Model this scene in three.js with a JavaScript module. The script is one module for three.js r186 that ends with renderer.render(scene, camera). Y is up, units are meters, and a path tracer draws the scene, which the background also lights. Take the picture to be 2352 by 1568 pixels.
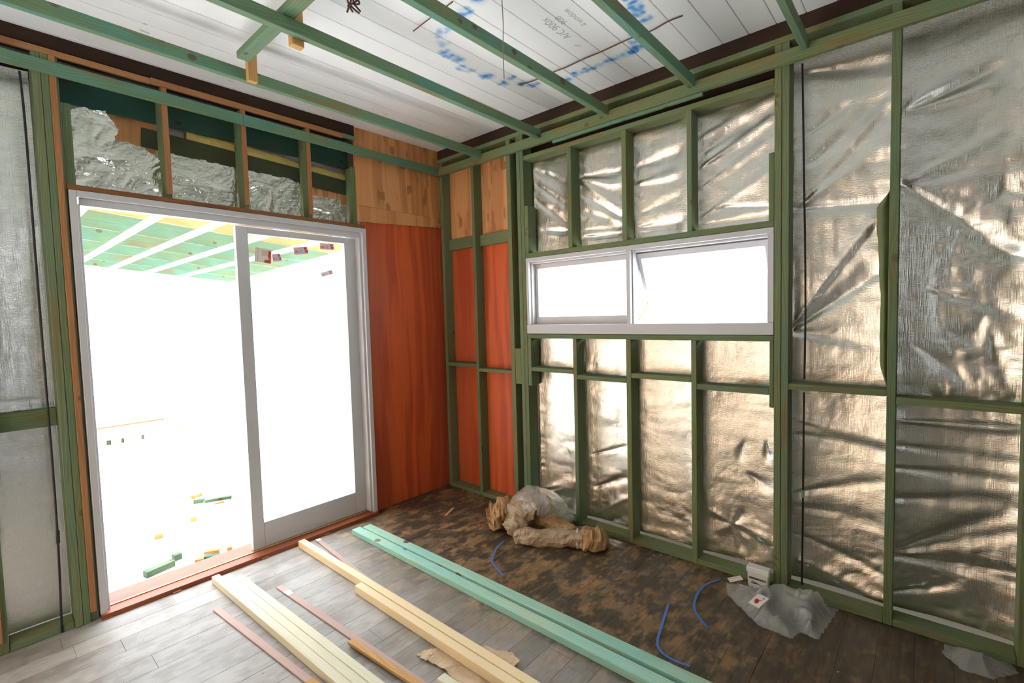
import * as THREE from 'three';
import { RoundedBoxGeometry } from 'three/addons/geometries/RoundedBoxGeometry.js';
import { mergeGeometries } from 'three/addons/utils/BufferGeometryUtils.js';

// ------------------------------------------------------------------ camera, sky, sun, exposure
const scene = new THREE.Scene();
const renderer = new THREE.WebGLRenderer({ antialias: true });
renderer.toneMapping = THREE.LinearToneMapping;
renderer.toneMappingExposure = 6.7;
renderer.shadowMap.enabled = true;

const camera = new THREE.PerspectiveCamera(71.12, 2352 / 1568, 0.05, 200);
camera.position.set(-2.77, 1.5, 3.203);
camera.rotation.set(-0.0546, -0.8531, -0.0271, 'YXZ');

const sunDir = new THREE.Vector3(0.40, 0.90, 0.04).normalize();
{ // bright hazy overcast sky, a little bluer overhead
  const W = 128, H = 64, d = new Float32Array(W * H * 4);
  for (let y = 0; y < H; y++) for (let x = 0; x < W; x++) {
    const up = Math.sin(((y + 0.5) / H - 0.5) * Math.PI), az = ((x + 0.5) / W - 0.5) * 2 * Math.PI, ce = Math.sqrt(1 - up * up), cs = Math.cos(az) * ce * sunDir.x + up * sunDir.y + Math.sin(az) * ce * sunDir.z, ang = Math.acos(Math.max(-1, Math.min(1, cs)));
    const k = up > 0 ? 0.62 + 0.35 * up + 3.4 * Math.exp(-ang * ang / 0.6) : 0.3, i = (y * W + x) * 4;
    d[i] = k * (0.94 - 0.06 * Math.max(0, up)); d[i + 1] = k; d[i + 2] = k * (1.09 + 0.06 * Math.max(0, up)); d[i + 3] = 1;
  }
  const t = new THREE.DataTexture(d, W, H, THREE.RGBAFormat, THREE.FloatType); t.mapping = THREE.EquirectangularReflectionMapping; t.magFilter = THREE.LinearFilter; t.needsUpdate = true;
  scene.background = t; scene.environment = t;
}
const sun = new THREE.DirectionalLight(0xfffcf8, 2.6);
sun.position.copy(sunDir).multiplyScalar(20);
sun.castShadow = true;
sun.shadow.radius = 4;
sun.shadow.mapSize.set(2048, 2048);
Object.assign(sun.shadow.camera, { left: -9, right: 9, top: 9, bottom: -9, near: 1, far: 50 });
scene.add(sun, sun.target);

// ------------------------------------------------------------------ small tools
let seed = 7;
const rnd = () => { seed = (seed + 0x6d2b79f5) | 0; let t = Math.imul(seed ^ (seed >>> 15), 1 | seed); t = (t + Math.imul(t ^ (t >>> 7), 61 | t)) ^ t; return ((t ^ (t >>> 14)) >>> 0) / 4294967296; };
const rr = (a, b) => a + (b - a) * rnd();
const clamp = (x, a, b) => (x < a ? a : x > b ? b : x);
const sstep = (a, b, x) => { const t = clamp((x - a) / (b - a), 0, 1); return t * t * (3 - 2 * t); };
const mix = (a, b, t) => a + (b - a) * t;
const PERM = new Float32Array(65536);
for (let i = 0; i < 65536; i++) PERM[i] = rnd();
const hash = (i, j) => PERM[((i * 1619 + j * 31337 + ((i * j) & 255) * 7) >>> 0) & 65535];
// value noise; with periods px, py it tiles
function vn(x, y, px = 0, py = 0) {
  let i = Math.floor(x), j = Math.floor(y); const fx = x - i, fy = y - j, u = fx * fx * fx * (fx * (fx * 6 - 15) + 10), v = fy * fy * fy * (fy * (fy * 6 - 15) + 10);
  let i1 = i + 1, j1 = j + 1;
  if (px) { i = ((i % px) + px) % px; i1 = ((i1 % px) + px) % px; }
  if (py) { j = ((j % py) + py) % py; j1 = ((j1 % py) + py) % py; }
  const a = hash(i, j), b = hash(i1, j), c = hash(i, j1), d = hash(i1, j1);
  return a + (b - a) * u + (c - a) * v + (a - b - c + d) * u * v;
}
function fbm(x, y, o = 4, px = 0, py = 0) { let s = 0, a = 0.5, n = 0; for (let k = 0; k < o; k++) { s += a * vn(x, y, px, py); n += a; x = x * 2 + 17; y = y * 2 + 9; px *= 2; py *= 2; a *= 0.5; } return s / n; }
const ridge = (x, y, o = 3) => { let s = 0, a = 0.5, n = 0; for (let k = 0; k < o; k++) { s += a * (1 - Math.abs(2 * vn(x, y) - 1)); n += a; x = x * 1.9 + 11.3; y = y * 1.9 + 5.7; a *= 0.5; } return s / n; };

const used = {};
function numbered(n) { used[n] = (used[n] ?? -1) + 1; return used[n] ? n + '_' + String(used[n]).padStart(3, '0') : n; }
function tag(o, label, category, group) { o.userData.label = label; if (category) o.userData.category = category; if (group) o.userData.group = group; return o; }
function mesh(name, geo, mat) { const m = new THREE.Mesh(geo, mat); m.name = name; m.castShadow = m.receiveShadow = true; return m; }
function struct(name) { const g = new THREE.Group(); g.name = name; g.userData.kind = 'structure'; scene.add(g); return g; }
const partNo = new Map();
function part(parent, name, geo, mat, label) {
  const key = parent.uuid + name; const k = partNo.get(key) ?? 0; partNo.set(key, k + 1);
  const m = mesh(k ? name + '_' + String(k).padStart(3, '0') : name, geo, mat);
  if (label) m.userData.label = label;
  parent.add(m); return m;
}
// a thing that is one mesh: geometry given in world space, origin moved to its base
function single(name, geo, mat, label, category, group) {
  geo.computeBoundingBox(); const b = geo.boundingBox, c = new THREE.Vector3((b.min.x + b.max.x) / 2, b.min.y, (b.min.z + b.max.z) / 2);
  geo.translate(-c.x, -c.y, -c.z);
  const m = mesh(numbered(name), geo, mat); m.position.copy(c); scene.add(m);
  return tag(m, label, category, group);
}
// a thing with parts: parts are added with world coordinates, then settle() moves the origin to the base
function thing(name, label, category, group) { const g = new THREE.Group(); g.name = numbered(name); scene.add(g); return tag(g, label, category, group); }
function settle(g) {
  const b = new THREE.Box3().setFromObject(g), c = new THREE.Vector3((b.min.x + b.max.x) / 2, b.min.y, (b.min.z + b.max.z) / 2);
  for (const o of g.children) o.position.sub(c);
  g.position.copy(c); return g;
}
// box-like UVs in metres: u along the longest side, v round the section, with a random start
function boardUV(geo, len, ou = rr(0, 2), ov = rr(0, 1)) {
  const p = geo.attributes.position, uv = new Float32Array(p.count * 2), A = new THREE.Vector3(), B = new THREE.Vector3(), C = new THREE.Vector3();
  const others = [0, 1, 2].filter((k) => k !== len);
  for (let i = 0; i < p.count; i += 3) {
    A.fromBufferAttribute(p, i); B.fromBufferAttribute(p, i + 1); C.fromBufferAttribute(p, i + 2);
    const n = B.clone().sub(A).cross(C.clone().sub(A)); const an = [Math.abs(n.x), Math.abs(n.y), Math.abs(n.z)];
    const d = an[0] >= an[1] && an[0] >= an[2] ? 0 : an[1] >= an[2] ? 1 : 2;
    [A, B, C].forEach((q, k) => {
      const a = q.toArray(); let u, v;
      if (d === len) { u = a[others[0]] * 0.6; v = a[others[1]]; }
      else { const o = others[0] === d ? others[1] : others[0]; u = a[len]; v = a[o] + (d === others[0] ? 0.31 : 0); }
      uv[(i + k) * 2] = u + ou; uv[(i + k) * 2 + 1] = v + ov;
    });
  }
  geo.setAttribute('uv', new THREE.BufferAttribute(uv, 2));
  return geo;
}
// chamfered timber between two corners
function box(x0, y0, z0, x1, y1, z1, r = 0.003) {
  const w = Math.abs(x1 - x0), h = Math.abs(y1 - y0), d = Math.abs(z1 - z0);
  const g = new RoundedBoxGeometry(w, h, d, 1, Math.min(r, w / 2.2, h / 2.2, d / 2.2));
  boardUV(g, w >= h && w >= d ? 0 : h >= d ? 1 : 2);
  g.translate((x0 + x1) / 2, (y0 + y1) / 2, (z0 + z1) / 2);
  return g;
}
// timber lying from a to b (centre line at the given height), width w, thickness h
function stick(ax, ay, az, bx, by, bz, w, h, r = 0.003, ext = 0) {
  const a = new THREE.Vector3(ax, ay, az), b = new THREE.Vector3(bx, by, bz), L = a.distanceTo(b) + ext;
  const g = new RoundedBoxGeometry(L, h, w, 1, Math.min(r, w / 2.2, h / 2.2)); boardUV(g, 0);
  const q = new THREE.Quaternion().setFromUnitVectors(new THREE.Vector3(1, 0, 0), b.clone().sub(a).normalize());
  g.applyQuaternion(q); const c = a.clone().add(b).multiplyScalar(0.5).addScaledVector(b.clone().sub(a).normalize(), 0);
  g.translate(c.x, c.y, c.z); return g;
}
function plyUV(g, horiz) { const p = g.attributes.position, ou = rr(0, 3), ov = rr(0, 3); for (let i = 0; i < p.count; i++) g.attributes.uv.setXY(i, (horiz === 'x' ? p.getX(i) : p.getZ(i)) + ou, p.getY(i) + ov); return g; }
function tube(pts, r, seg = 40, rad = 8) { return new THREE.TubeGeometry(new THREE.CatmullRomCurve3(pts.map((p) => new THREE.Vector3(...p))), seg, r, rad, false); }
function merge(list) { return mergeGeometries(list.map((g) => (g.index ? g.toNonIndexed() : g)).map((g) => { for (const k of Object.keys(g.attributes)) if (!['position', 'normal', 'uv'].includes(k)) g.deleteAttribute(k); return g; })); }

// ------------------------------------------------------------------ textures
function dataTex(W, H, f, repU = 1, repV = 1, srgb = true) {
  const d = new Uint8Array(W * H * 4), o = [0, 0, 0];
  for (let y = 0, i = 0; y < H; y++) for (let x = 0; x < W; x++, i += 4) { f(x / W, y / H, o); d[i] = clamp(o[0], 0, 255); d[i + 1] = clamp(o[1], 0, 255); d[i + 2] = clamp(o[2], 0, 255); d[i + 3] = 255; }
  const t = new THREE.DataTexture(d, W, H); t.wrapS = t.wrapT = THREE.RepeatWrapping; t.magFilter = THREE.LinearFilter; t.minFilter = THREE.LinearMipmapLinearFilter; t.generateMipmaps = true;
  if (srgb) t.colorSpace = THREE.SRGBColorSpace;
  t.repeat.set(repU, repV); t.needsUpdate = true; return t;
}
// sawn pine: base, stain and dark colours (sRGB), knots; tile of 2.4 m by 0.6 m
function pine(base, alt, brown, dark, { knots = 9, patch = 0.5, W = 2048, H = 512, big = 1 } = {}) {
  const K = []; for (let k = 0; k < knots; k++) K.push([rnd(), rnd(), big * rr(0.008, 0.016), rr(0.55, 1)]);
  return dataTex(W, H, (u, v, o) => {
    const wob = fbm(u * 5, v * 6, 2, 5, 6);
    let kd = 0, ring = 0;
    for (const [ku, kv, kr, ks] of K) {
      let du = Math.abs(u - ku), dv = Math.abs(v - kv); if (du > 0.5) du = 1 - du; if (dv > 0.5) dv = 1 - dv;
      const d = Math.hypot(du * 2.4 * 0.75, dv * 0.6) / kr;
      if (d < 5) { kd = Math.max(kd, ks * sstep(1.15, 0.75, d)); ring += 2.2 * Math.exp(-d * 0.7); }
    }
    const g = vn(u * 24, v * 210 + wob * 14 + ring * 6, 24, 0), fine = vn(u * 60, v * 420, 60, 420), rings = Math.sin((v * 46 + wob * 5 + ring) * 6.283) * 0.5 + 0.5;
    const p = sstep(0.42, 0.72, fbm(u * 7 + 3, v * 9, 3, 7, 9)) * patch, b = sstep(0.56, 0.78, fbm(u * 6 + 40, v * 10 + 31, 3, 6, 10)) * 0.75 * patch * 1.3;
    const gd = 0.22 * g + 0.1 * fine + 0.22 * rings * rings;
    for (let c = 0; c < 3; c++) { let x = mix(base[c], alt[c], p); x = mix(x, brown[c], clamp(b, 0, 1)); x = mix(x, dark[c], gd * 1.1); x = mix(x, [92, 62, 42][c], kd * 0.8); o[c] = x; }
  }, 1 / 2.4, 1 / 0.6);
}
const tGreen = pine([124, 134, 94], [108, 136, 112], [140, 114, 70], [76, 84, 58], { patch: 0.75 });
const tJoist = pine([116, 146, 108], [98, 154, 140], [146, 120, 74], [74, 98, 72], { patch: 0.85, knots: 13, big: 1.2 });
const tTeal = pine([184, 218, 194], [164, 216, 202], [206, 214, 176], [116, 168, 138], { patch: 0.9, knots: 18, big: 1.35 });
const tCedar = pine([176, 124, 78], [188, 136, 86], [136, 84, 50], [128, 82, 48], { patch: 0.7, knots: 2 });
const tPale = pine([226, 218, 190], [220, 214, 180], [214, 200, 160], [206, 196, 164], { patch: 0.4, knots: 0, W: 1024, H: 256 });
const tRaw = pine([214, 166, 104], [226, 180, 118], [180, 120, 66], [170, 118, 66], { patch: 0.6, knots: 3, W: 1024, H: 256 });
function ply(base, alt, dark, blotch) {
  return dataTex(1024, 1024, (u, v, o) => {
    const w = fbm(u * 3, v * 2, 3, 3, 2), fl = fbm(u * 34 + w * 5, v * 3, 3, 34, 3), f2 = vn(u * 240, v * 20, 240, 20), band = sstep(0.35, 0.7, fbm(u * 6 + w, v * 0.9 + 7, 2, 6, 1));
    const bl = blotch * sstep(0.74, 0.86, vn(u * 46, v * 26, 46, 26)) * sstep(0.45, 0.6, vn(u * 4 + 9, v * 5, 4, 5));
    for (let c = 0; c < 3; c++) { let x = mix(base[c], alt[c], band); x = mix(x, dark[c], 0.55 * sstep(0.4, 0.75, fl) + 0.18 * f2); x = mix(x, dark[c] * 0.62, bl); o[c] = x; }
  }, 1 / 1.2, 1 / 2.4);
}
const tRedPly = ply([228, 106, 54], [206, 98, 58], [180, 72, 42], 0);
const tOrPly = ply([232, 172, 112], [220, 156, 98], [190, 124, 74], 0.42);
// floor: worn grey boards near the door, dark varnish with rubbed orange-brown patches along the window wall
const FX0 = -4.1, FX1 = 0.14, FZ0 = -0.1, FZ1 = 4.9, BW = 0.125, BZ = 0.055;
const tFloor = dataTex(2048, 2048, (u, v, o) => {
  const x = mix(FX0, FX1, u), z = mix(FZ0, FZ1, v), row = Math.floor((z - BZ) / BW);
  const tone = hash(row + 91, 13 + Math.floor((x + row * 1.37) / 2.1)) - 0.5;
  const g = fbm(x * 4, z * 70, 3), blot = fbm(x * 14 + 3, z * 22, 4), mott = fbm(x * 34, z * 60 + 7, 3), fine = vn(x * 22, z * 320), wear = fbm(x * 2.1 + 7, z * 2.1, 4), spots = fbm(x * 9, z * 14, 4), sp2 = fbm(x * 26 + 5, z * 40, 3);
  const k = sstep(-1.35, -0.72, x + (wear - 0.5) * 0.7 + 0.06 * (z - 1.2));   // 0 grey, 1 varnished
  const grey = [158, 148, 137], greyd = [120, 107, 93], pale = [186, 181, 174];
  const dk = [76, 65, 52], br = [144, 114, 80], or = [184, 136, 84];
  const dirt = sstep(0.5, 0.66, fbm(x * 5 + 31, z * 6, 4));
  const rub = sstep(0.40, 0.64, spots * 0.4 + blot * 0.35 + mott * 0.25), rub2 = sstep(0.5, 0.66, fbm(x * 11 + 50, z * 19, 4) * 0.7 + sp2 * 0.3);
  const far = sstep(1.9, 3.0, z + 0.4 * (x + 0.5));  // less rubbed varnish, painting in the shade of the far corner
  for (let c = 0; c < 3; c++) {
    let a = mix(grey[c], greyd[c], 0.32 * g + 0.3 * dirt + 0.3 * sstep(0.4, 0.65, blot)); a = mix(a, pale[c], 0.5 * sstep(0.45, 0.75, wear)); a += tone * 22 + (fine - 0.5) * 14;
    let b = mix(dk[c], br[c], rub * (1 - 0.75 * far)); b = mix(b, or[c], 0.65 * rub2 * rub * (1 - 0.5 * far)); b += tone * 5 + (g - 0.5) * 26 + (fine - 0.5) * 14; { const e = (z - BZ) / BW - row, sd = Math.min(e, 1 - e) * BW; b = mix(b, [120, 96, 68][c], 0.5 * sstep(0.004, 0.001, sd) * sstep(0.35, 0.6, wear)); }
    o[c] = mix(a, b, k);
  }
});
// ceiling print: blue spray line round an opening, pencil notes, faint grime (the sheet is 4.3 m by 5 m)
const CX0 = -4.2, CZ0 = -0.15, CW = 4.4, CH = 5.1;
const tCeil = (() => {
  const S = 2048, cv = document.createElement('canvas'); cv.width = cv.height = S; const g = cv.getContext('2d');
  g.fillStyle = '#f4f4f3'; g.fillRect(0, 0, S, S);
  const X = (x) => ((x - CX0) / CW) * S, Z = (z) => ((z - CZ0) / CH) * S, sx = S / CW, sz = S / CH;
  const blot = (x, z, rx, rz, col, a) => { g.save(); g.translate(X(x), Z(z)); g.scale(rx * sx, rz * sz); const gr = g.createRadialGradient(0, 0, 0, 0, 0, 1); gr.addColorStop(0, `rgba(${col},${a})`); gr.addColorStop(0.45, `rgba(${col},${a * 0.75})`); gr.addColorStop(1, `rgba(${col},0)`); g.fillStyle = gr; g.beginPath(); g.arc(0, 0, 1, 0, 7); g.fill(); g.restore(); };
  for (let k = 0; k < 60; k++) blot(rr(-4.1, 0.1), rr(0, 4.8), rr(0.05, 0.4), rr(0.03, 0.12), '120,112,98', rr(0.01, 0.05));
  const blue = '18,104,200';
  const line = [[-1.15, 1.55, 1], [-1.13, 1.50, 0.9], [-1.12, 1.39, 0.4], [-1.115, 1.325, 0.4], [-1.05, 1.28, 0.3], [-0.98, 1.225, 0.75], [-0.94, 1.22, 0.6], [-0.89, 1.225, 0.75], [-0.808, 1.17, 0.6], [-0.76, 1.18, 0.4], [-0.657, 1.198, 0.95], [-0.63, 1.215, 0.6], [-0.506, 1.211, 0.8], [-0.528, 1.29, 0.7], [-0.425, 1.30, 0.9], [-0.357, 1.34, 0.9], [-0.28, 1.46, 0.8], [-0.267, 1.525, 1], [-0.29, 1.609, 0.9], [-0.285, 1.687, 1], [-0.28, 1.74, 0.5], [-0.281, 1.819, 1], [-0.275, 1.88, 0.4], [-0.272, 1.936, 1.2], [-0.287, 1.999, 1.1], [-0.30, 1.97, 0.9], [-0.357, 2.02, 0.8], [-0.444, 2.05, 0.5], [-0.574, 2.14, 1], [-0.652, 2.157, 1.1], [-0.61, 2.15, 0.8], [-0.496, 2.142, 0.8], [-0.72, 2.16, 0.8], [-0.80, 2.15, 1], [-0.92, 2.16, 1], [-1.0, 2.12, 0.8], [-1.1, 2.1, 0.9], [-1.18, 1.98, 1], [-1.2, 1.8, 0.8], [-1.17, 1.66, 0.9]];
  for (const [x, z, a] of line) {
    blot(x, z, 0.055, 0.05, blue, 0.16 * a);
    for (let k = 0; k < 6; k++) blot(x + rr(-0.02, 0.02), z + rr(-0.03, 0.03), rr(0.012, 0.026), rr(0.012, 0.028), blue, 0.42 * a);
  }
  g.fillStyle = 'rgba(90,90,90,0.6)'; g.textBaseline = 'alphabetic';
  const write = (t, x, z, h, tilt = 0) => { g.save(); g.translate(X(x), Z(z)); g.rotate(Math.PI + tilt); g.scale(sx * h, -sz * h); g.scale(0.02, 0.02); g.font = '50px sans-serif'; g.fillText(t, 0, 0); g.restore(); };
  write('A/C 900x', -0.63, 1.80, 0.055, -0.02); write('900', -0.745, 1.855, 0.045); write('4 window', -0.665, 1.915, 0.04);
  g.strokeStyle = 'rgba(90,80,70,0.55)'; g.lineWidth = 2; g.beginPath(); g.moveTo(X(-0.55), Z(1.765)); g.lineTo(X(-0.52), Z(1.785)); g.stroke();
  g.strokeStyle = 'rgba(80,60,45,0.6)'; g.lineWidth = 1.5;
  for (let k = 0; k < 26; k++) { const x = rr(-2.4, -0.1), z = rr(0.05, 0.45); g.beginPath(); g.moveTo(X(x), Z(z)); g.lineTo(X(x + rr(0.01, 0.04)), Z(z + rr(-0.01, 0.012))); g.stroke(); }
  const t = new THREE.CanvasTexture(cv); t.colorSpace = THREE.SRGBColorSpace; t.flipY = false; t.magFilter = THREE.LinearFilter; return t;
})();
const tWeave = dataTex(512, 512, (u, v, o) => { const a = Math.sin(u * 6.283 * 64) * 0.5 + 0.5, b = Math.sin(v * 6.283 * 64) * 0.5 + 0.5, n = fbm(u * 20, v * 60, 3, 20, 60), s = vn(u * 64, v * 6, 64, 6); o[0] = o[1] = o[2] = 255 * (0.25 * a * b + 0.45 * n + 0.3 * s); }, 1 / 0.22, 1 / 0.22, false);
const tCrump = dataTex(512, 512, (u, v, o) => { const x = u * 9, y = v * 9; let s = 0, a = 0.55, f = 1; for (let k = 0; k < 4; k++) { s += a * (1 - Math.abs(2 * vn(x * f + 3 * vn(y * f, x * f, 9 * f, 9 * f), y * f, 0, 9 * f) - 1)); f *= 2; a *= 0.5; } o[0] = o[1] = o[2] = 255 * clamp(s, 0, 1); }, 1 / 0.3, 1 / 0.3, false);
function canvasTex(w, h, draw) { const c = document.createElement('canvas'); c.width = w; c.height = h; draw(c.getContext('2d'), w, h); const t = new THREE.CanvasTexture(c); t.colorSpace = THREE.SRGBColorSpace; t.magFilter = THREE.LinearFilter; return t; }

// ------------------------------------------------------------------ materials
const std = (o) => new THREE.MeshStandardMaterial({ roughness: 0.75, ...o });
const lin = (r, g, b) => new THREE.Color().setRGB(r, g, b);
const M = {
  green: std({ map: tGreen, bumpMap: tGreen, bumpScale: 0.0006 }),
  green2: std({ map: tGreen, color: lin(0.86, 0.92, 0.82) }),
  green3: std({ map: tGreen, color: lin(1.08, 1.02, 0.86) }),
  joist: std({ map: tJoist, bumpMap: tJoist, bumpScale: 0.0006 }),
  teal: std({ map: tTeal, roughness: 0.6, bumpMap: tTeal, bumpScale: 0.0005 }),
  cedar: std({ map: tCedar }),
  head: std({ map: tCedar, color: lin(0.6, 0.5, 0.42) }),
  sill: std({ map: tCedar, color: lin(0.72, 0.36, 0.24), roughness: 0.5 }),
  pale: std({ map: tPale }),
  yellow: std({ color: lin(0.86, 0.65, 0.37), roughness: 0.55 }),
  pink: std({ map: tPale, color: lin(0.72, 0.53, 0.62), roughness: 0.8 }),
  raw: std({ map: tRaw }),
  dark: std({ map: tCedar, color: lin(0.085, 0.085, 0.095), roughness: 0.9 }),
  roofGreen: std({ map: tJoist, color: lin(0.36, 0.36, 0.30), roughness: 0.85 }),
  roofRaw: std({ map: tRaw, color: lin(0.6, 0.5, 0.4), roughness: 0.85 }),
  lvl: std({ map: tJoist, color: lin(0.16, 0.30, 0.34), roughness: 0.8 }),
  board: std({ map: tGreen, color: lin(0.32, 0.32, 0.28), roughness: 0.85 }),
  redPly: std({ map: tRedPly, roughness: 0.5 }),
  orPly: std({ map: tOrPly, roughness: 0.65 }),
  white: std({ color: lin(0.56, 0.55, 0.555), roughness: 0.45 }),
  deck: std({ color: lin(0.72, 0.70, 0.67), roughness: 0.8 }),
  outWhite: std({ color: lin(0.85, 0.85, 0.85), roughness: 0.7 }),
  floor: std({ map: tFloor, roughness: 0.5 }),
  under: std({ color: lin(0.03, 0.025, 0.02), roughness: 1 }),
  ceil: std({ map: tCeil, roughness: 0.55 }),
  foil: new THREE.MeshPhysicalMaterial({ color: lin(0.86, 0.85, 0.80), metalness: 1, roughness: 0.24, bumpMap: tWeave, bumpScale: 0.0011, side: THREE.DoubleSide }),
  foilNew: new THREE.MeshPhysicalMaterial({ color: lin(0.80, 0.79, 0.74), metalness: 1, roughness: 0.24, bumpMap: tCrump, bumpScale: 0.002, side: THREE.DoubleSide }),
  glass: new THREE.MeshPhysicalMaterial({ color: 0xffffff, transmission: 1, roughness: 0.02, thickness: 0, ior: 1.5 }),
  black: std({ color: lin(0.012, 0.013, 0.016), roughness: 0.5 }),
  brass: std({ color: lin(0.75, 0.58, 0.22), metalness: 1, roughness: 0.35 }),
  string: std({ color: lin(0.32, 0.25, 0.17), roughness: 0.9 }),
  wire: std({ color: lin(0.13, 0.07, 0.04), roughness: 0.9 }),
  blue: std({ color: lin(0.07, 0.20, 0.62), roughness: 0.4 }),
  kraft: std({ color: lin(0.50, 0.29, 0.13), roughness: 0.8, bumpMap: tCrump, bumpScale: 0.006, side: THREE.DoubleSide }),
  wrap: std({ color: lin(0.45, 0.32, 0.20), roughness: 0.35, bumpMap: tCrump, bumpScale: 0.006, side: THREE.DoubleSide }),
  film: new THREE.MeshPhysicalMaterial({ color: lin(0.93, 0.92, 0.88), transmission: 0.72, roughness: 0.2, clearcoat: 1, clearcoatRoughness: 0.12, thickness: 0, bumpMap: tCrump, bumpScale: 0.006, side: THREE.DoubleSide }),
  paper: std({ color: lin(0.82, 0.80, 0.76), roughness: 0.8, side: THREE.DoubleSide }),
  wool: std({ color: lin(0.62, 0.47, 0.14), roughness: 1 }),
  concrete: std({ color: lin(0.62, 0.61, 0.58), roughness: 0.95 }),
  tan: std({ color: lin(0.27, 0.24, 0.185), roughness: 0.9 }),
  drab: std({ color: lin(0.22, 0.19, 0.14), roughness: 0.9 }),
};

// ------------------------------------------------------------------ floor
const floor = struct('floor');
{
  part(floor, 'subfloor', box(FX0, -0.06, FZ0, FX1, -0.026, FZ1), M.under);
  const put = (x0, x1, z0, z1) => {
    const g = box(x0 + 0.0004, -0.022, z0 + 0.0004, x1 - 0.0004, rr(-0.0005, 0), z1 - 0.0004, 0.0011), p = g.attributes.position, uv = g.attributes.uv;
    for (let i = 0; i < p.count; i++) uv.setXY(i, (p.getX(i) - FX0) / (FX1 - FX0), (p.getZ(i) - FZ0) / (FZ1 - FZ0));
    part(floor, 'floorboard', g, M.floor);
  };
  for (let k = -2; BZ + k * BW < FZ1; k++) {
    const z0 = Math.max(FZ0, BZ + k * BW), z1 = Math.min(FZ1, BZ + (k + 1) * BW); if (z1 - z0 < 0.03) continue;
    const cuts = [FX0, FX1]; let x = k === 1 ? -2.52 : FX0 + rr(0.4, 2.2);
    while (x < FX1 - 0.4) { cuts.push(x); x += rr(1.3, 2.4); }
    cuts.sort((a, b) => a - b);
    for (let c = 0; c + 1 < cuts.length; c++) put(cuts[c], cuts[c + 1], z0, z1);
  }
}

// ------------------------------------------------------------------ ceiling boards and roof
const ceiling = struct('ceiling');
{
  ceiling.position.set(0, 2.927, 0); ceiling.rotation.z = 0.009;
  const CB = 0.1288, z0 = 0.415 - 4 * CB;
  for (let k = 0; k < 39; k++) {
    const a = z0 + k * CB, b = a + CB; if (a > 4.85) break;
    const g = box(-4.15, 0, a + 0.0012, 0.12, 0.014, b - 0.0012, 0.0035), p = g.attributes.position, uv = g.attributes.uv;
    for (let i = 0; i < p.count; i++) uv.setXY(i, (p.getX(i) - CX0) / CW, (p.getZ(i) - CZ0) / CH);
    part(ceiling, 'ceiling_board', g, M.ceil);
  }
  part(ceiling, 'roof_panel', box(-4.9, 0.018, -0.3, 0.95, 0.09, 4.95), M.drab);  // overhangs past the side walls added to keep direct sun out
}

// ------------------------------------------------------------------ right wall (window side): frame, boards, plywood
const wallR = struct('wall_right');
const S = 0.10;   // stud depth
const rb = (name, z0, y0, z1, y1, x0 = 0, x1 = S, mat = M.green, label) => part(wallR, name, box(x0, y0, z0, x1, y1, z1), mat, label);
const greens = [M.green, M.green2, M.green3]; let gi = 0; const G = () => greens[gi++ % 3];
for (const [a, b] of [[0.002, 0.036], [0.385, 0.417], [0.771, 0.811], [0.871, 0.904], [0.9055, 0.938], [2.597, 2.6295], [2.6315, 2.664], [3.063, 3.097], [3.5, 3.534], [4.1, 4.134]]) rb('stud', a, 0, b, 2.822, 0, S, G());
for (const [a, b] of [[1.324, 1.357], [1.735, 1.767], [2.147, 2.176]]) rb('stud', a, 1.9545, b, 2.6335, 0, S, G());
for (const [a, b] of [[1.344, 1.374], [1.748, 1.782], [2.164, 2.195]]) rb('stud', a, 0, b, 1.326, 0, S, b > 1.6 ? M.green3 : M.green);
rb('bay_plate', 0.94, 2.634, 2.596, 2.665, 0, S, M.green3);
rb('lintel', 0.9395, 1.921, 2.596, 1.954, 0, S, M.green2);
rb('window_plate', 0.9395, 1.3265, 2.596, 1.358, 0, S, M.green2);
for (const [a, b, y0, y1] of [[0.037, 0.384, 1.075, 1.108], [0.418, 0.77, 1.046, 1.073], [0.971, 1.343, 1.08, 1.111], [1.375, 1.747, 1.046, 1.077], [1.783, 2.163, 1.081, 1.113], [2.196, 2.575, 1.043, 1.076], [2.665, 3.062, 1.08, 1.112], [3.098, 3.499, 1.047, 1.081], [3.535, 4.1, 1.08, 1.112]]) rb('noggin', a, y0, b, y1, 0, S, G());
for (const [a, b] of [[0.037, 0.384], [0.418, 0.77], [0.812, 0.87], [0.939, 1.343], [1.375, 1.747], [1.783, 2.163], [2.196, 2.596], [2.665, 3.062], [3.098, 3.499], [3.535, 4.099], [4.135, 4.8]]) rb('bottom_plate', a, 0.001, b, 0.033, 0, S, M.green3);
rb('packer', 0.939, 1.955, 0.971, 2.303, 0.001, S - 0.002, M.green); rb('packer', 2.571, 1.955, 2.596, 2.297, 0.001, S - 0.002, M.green2);
rb('packer', 0.939, 0.97, 0.97, 1.326, 0.001, S - 0.002, M.green); rb('packer', 2.576, 0.977, 2.596, 1.326, 0.001, S - 0.002, M.green2);
rb('spacer_block', 0.812, 0.973, 0.87, 1.247, 0.002, S, M.green3);
rb('trimmer', 0.037, 2.078, 0.384, 2.168, 0.055, 0.088, M.green3); rb('trimmer', 0.418, 2.074, 0.77, 2.164, 0.055, 0.088, M.green3);
rb('top_plate', -0.1, 2.8225, 4.8, 2.853, 0, S, M.green3);
rb('ribbon_plate', 0.0, 2.704, 4.8, 2.770, -0.03, -0.0005, M.green3);
rb('batten', 1.22, 2.683, 2.245, 2.7035, -0.022, -0.002, M.joist);
rb('old_beam', -0.1, 2.8535, 4.8, 2.945, 0.004, 0.14, M.dark, 'dark brown old roof beam');
rb('backing_board', 0.86, 2.62, 4.8, 2.8215, 0.16, 0.175, M.dark); rb('backing_board', -0.1, 2.76, 0.86, 2.8215, 0.1, 0.115, M.dark);
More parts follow.
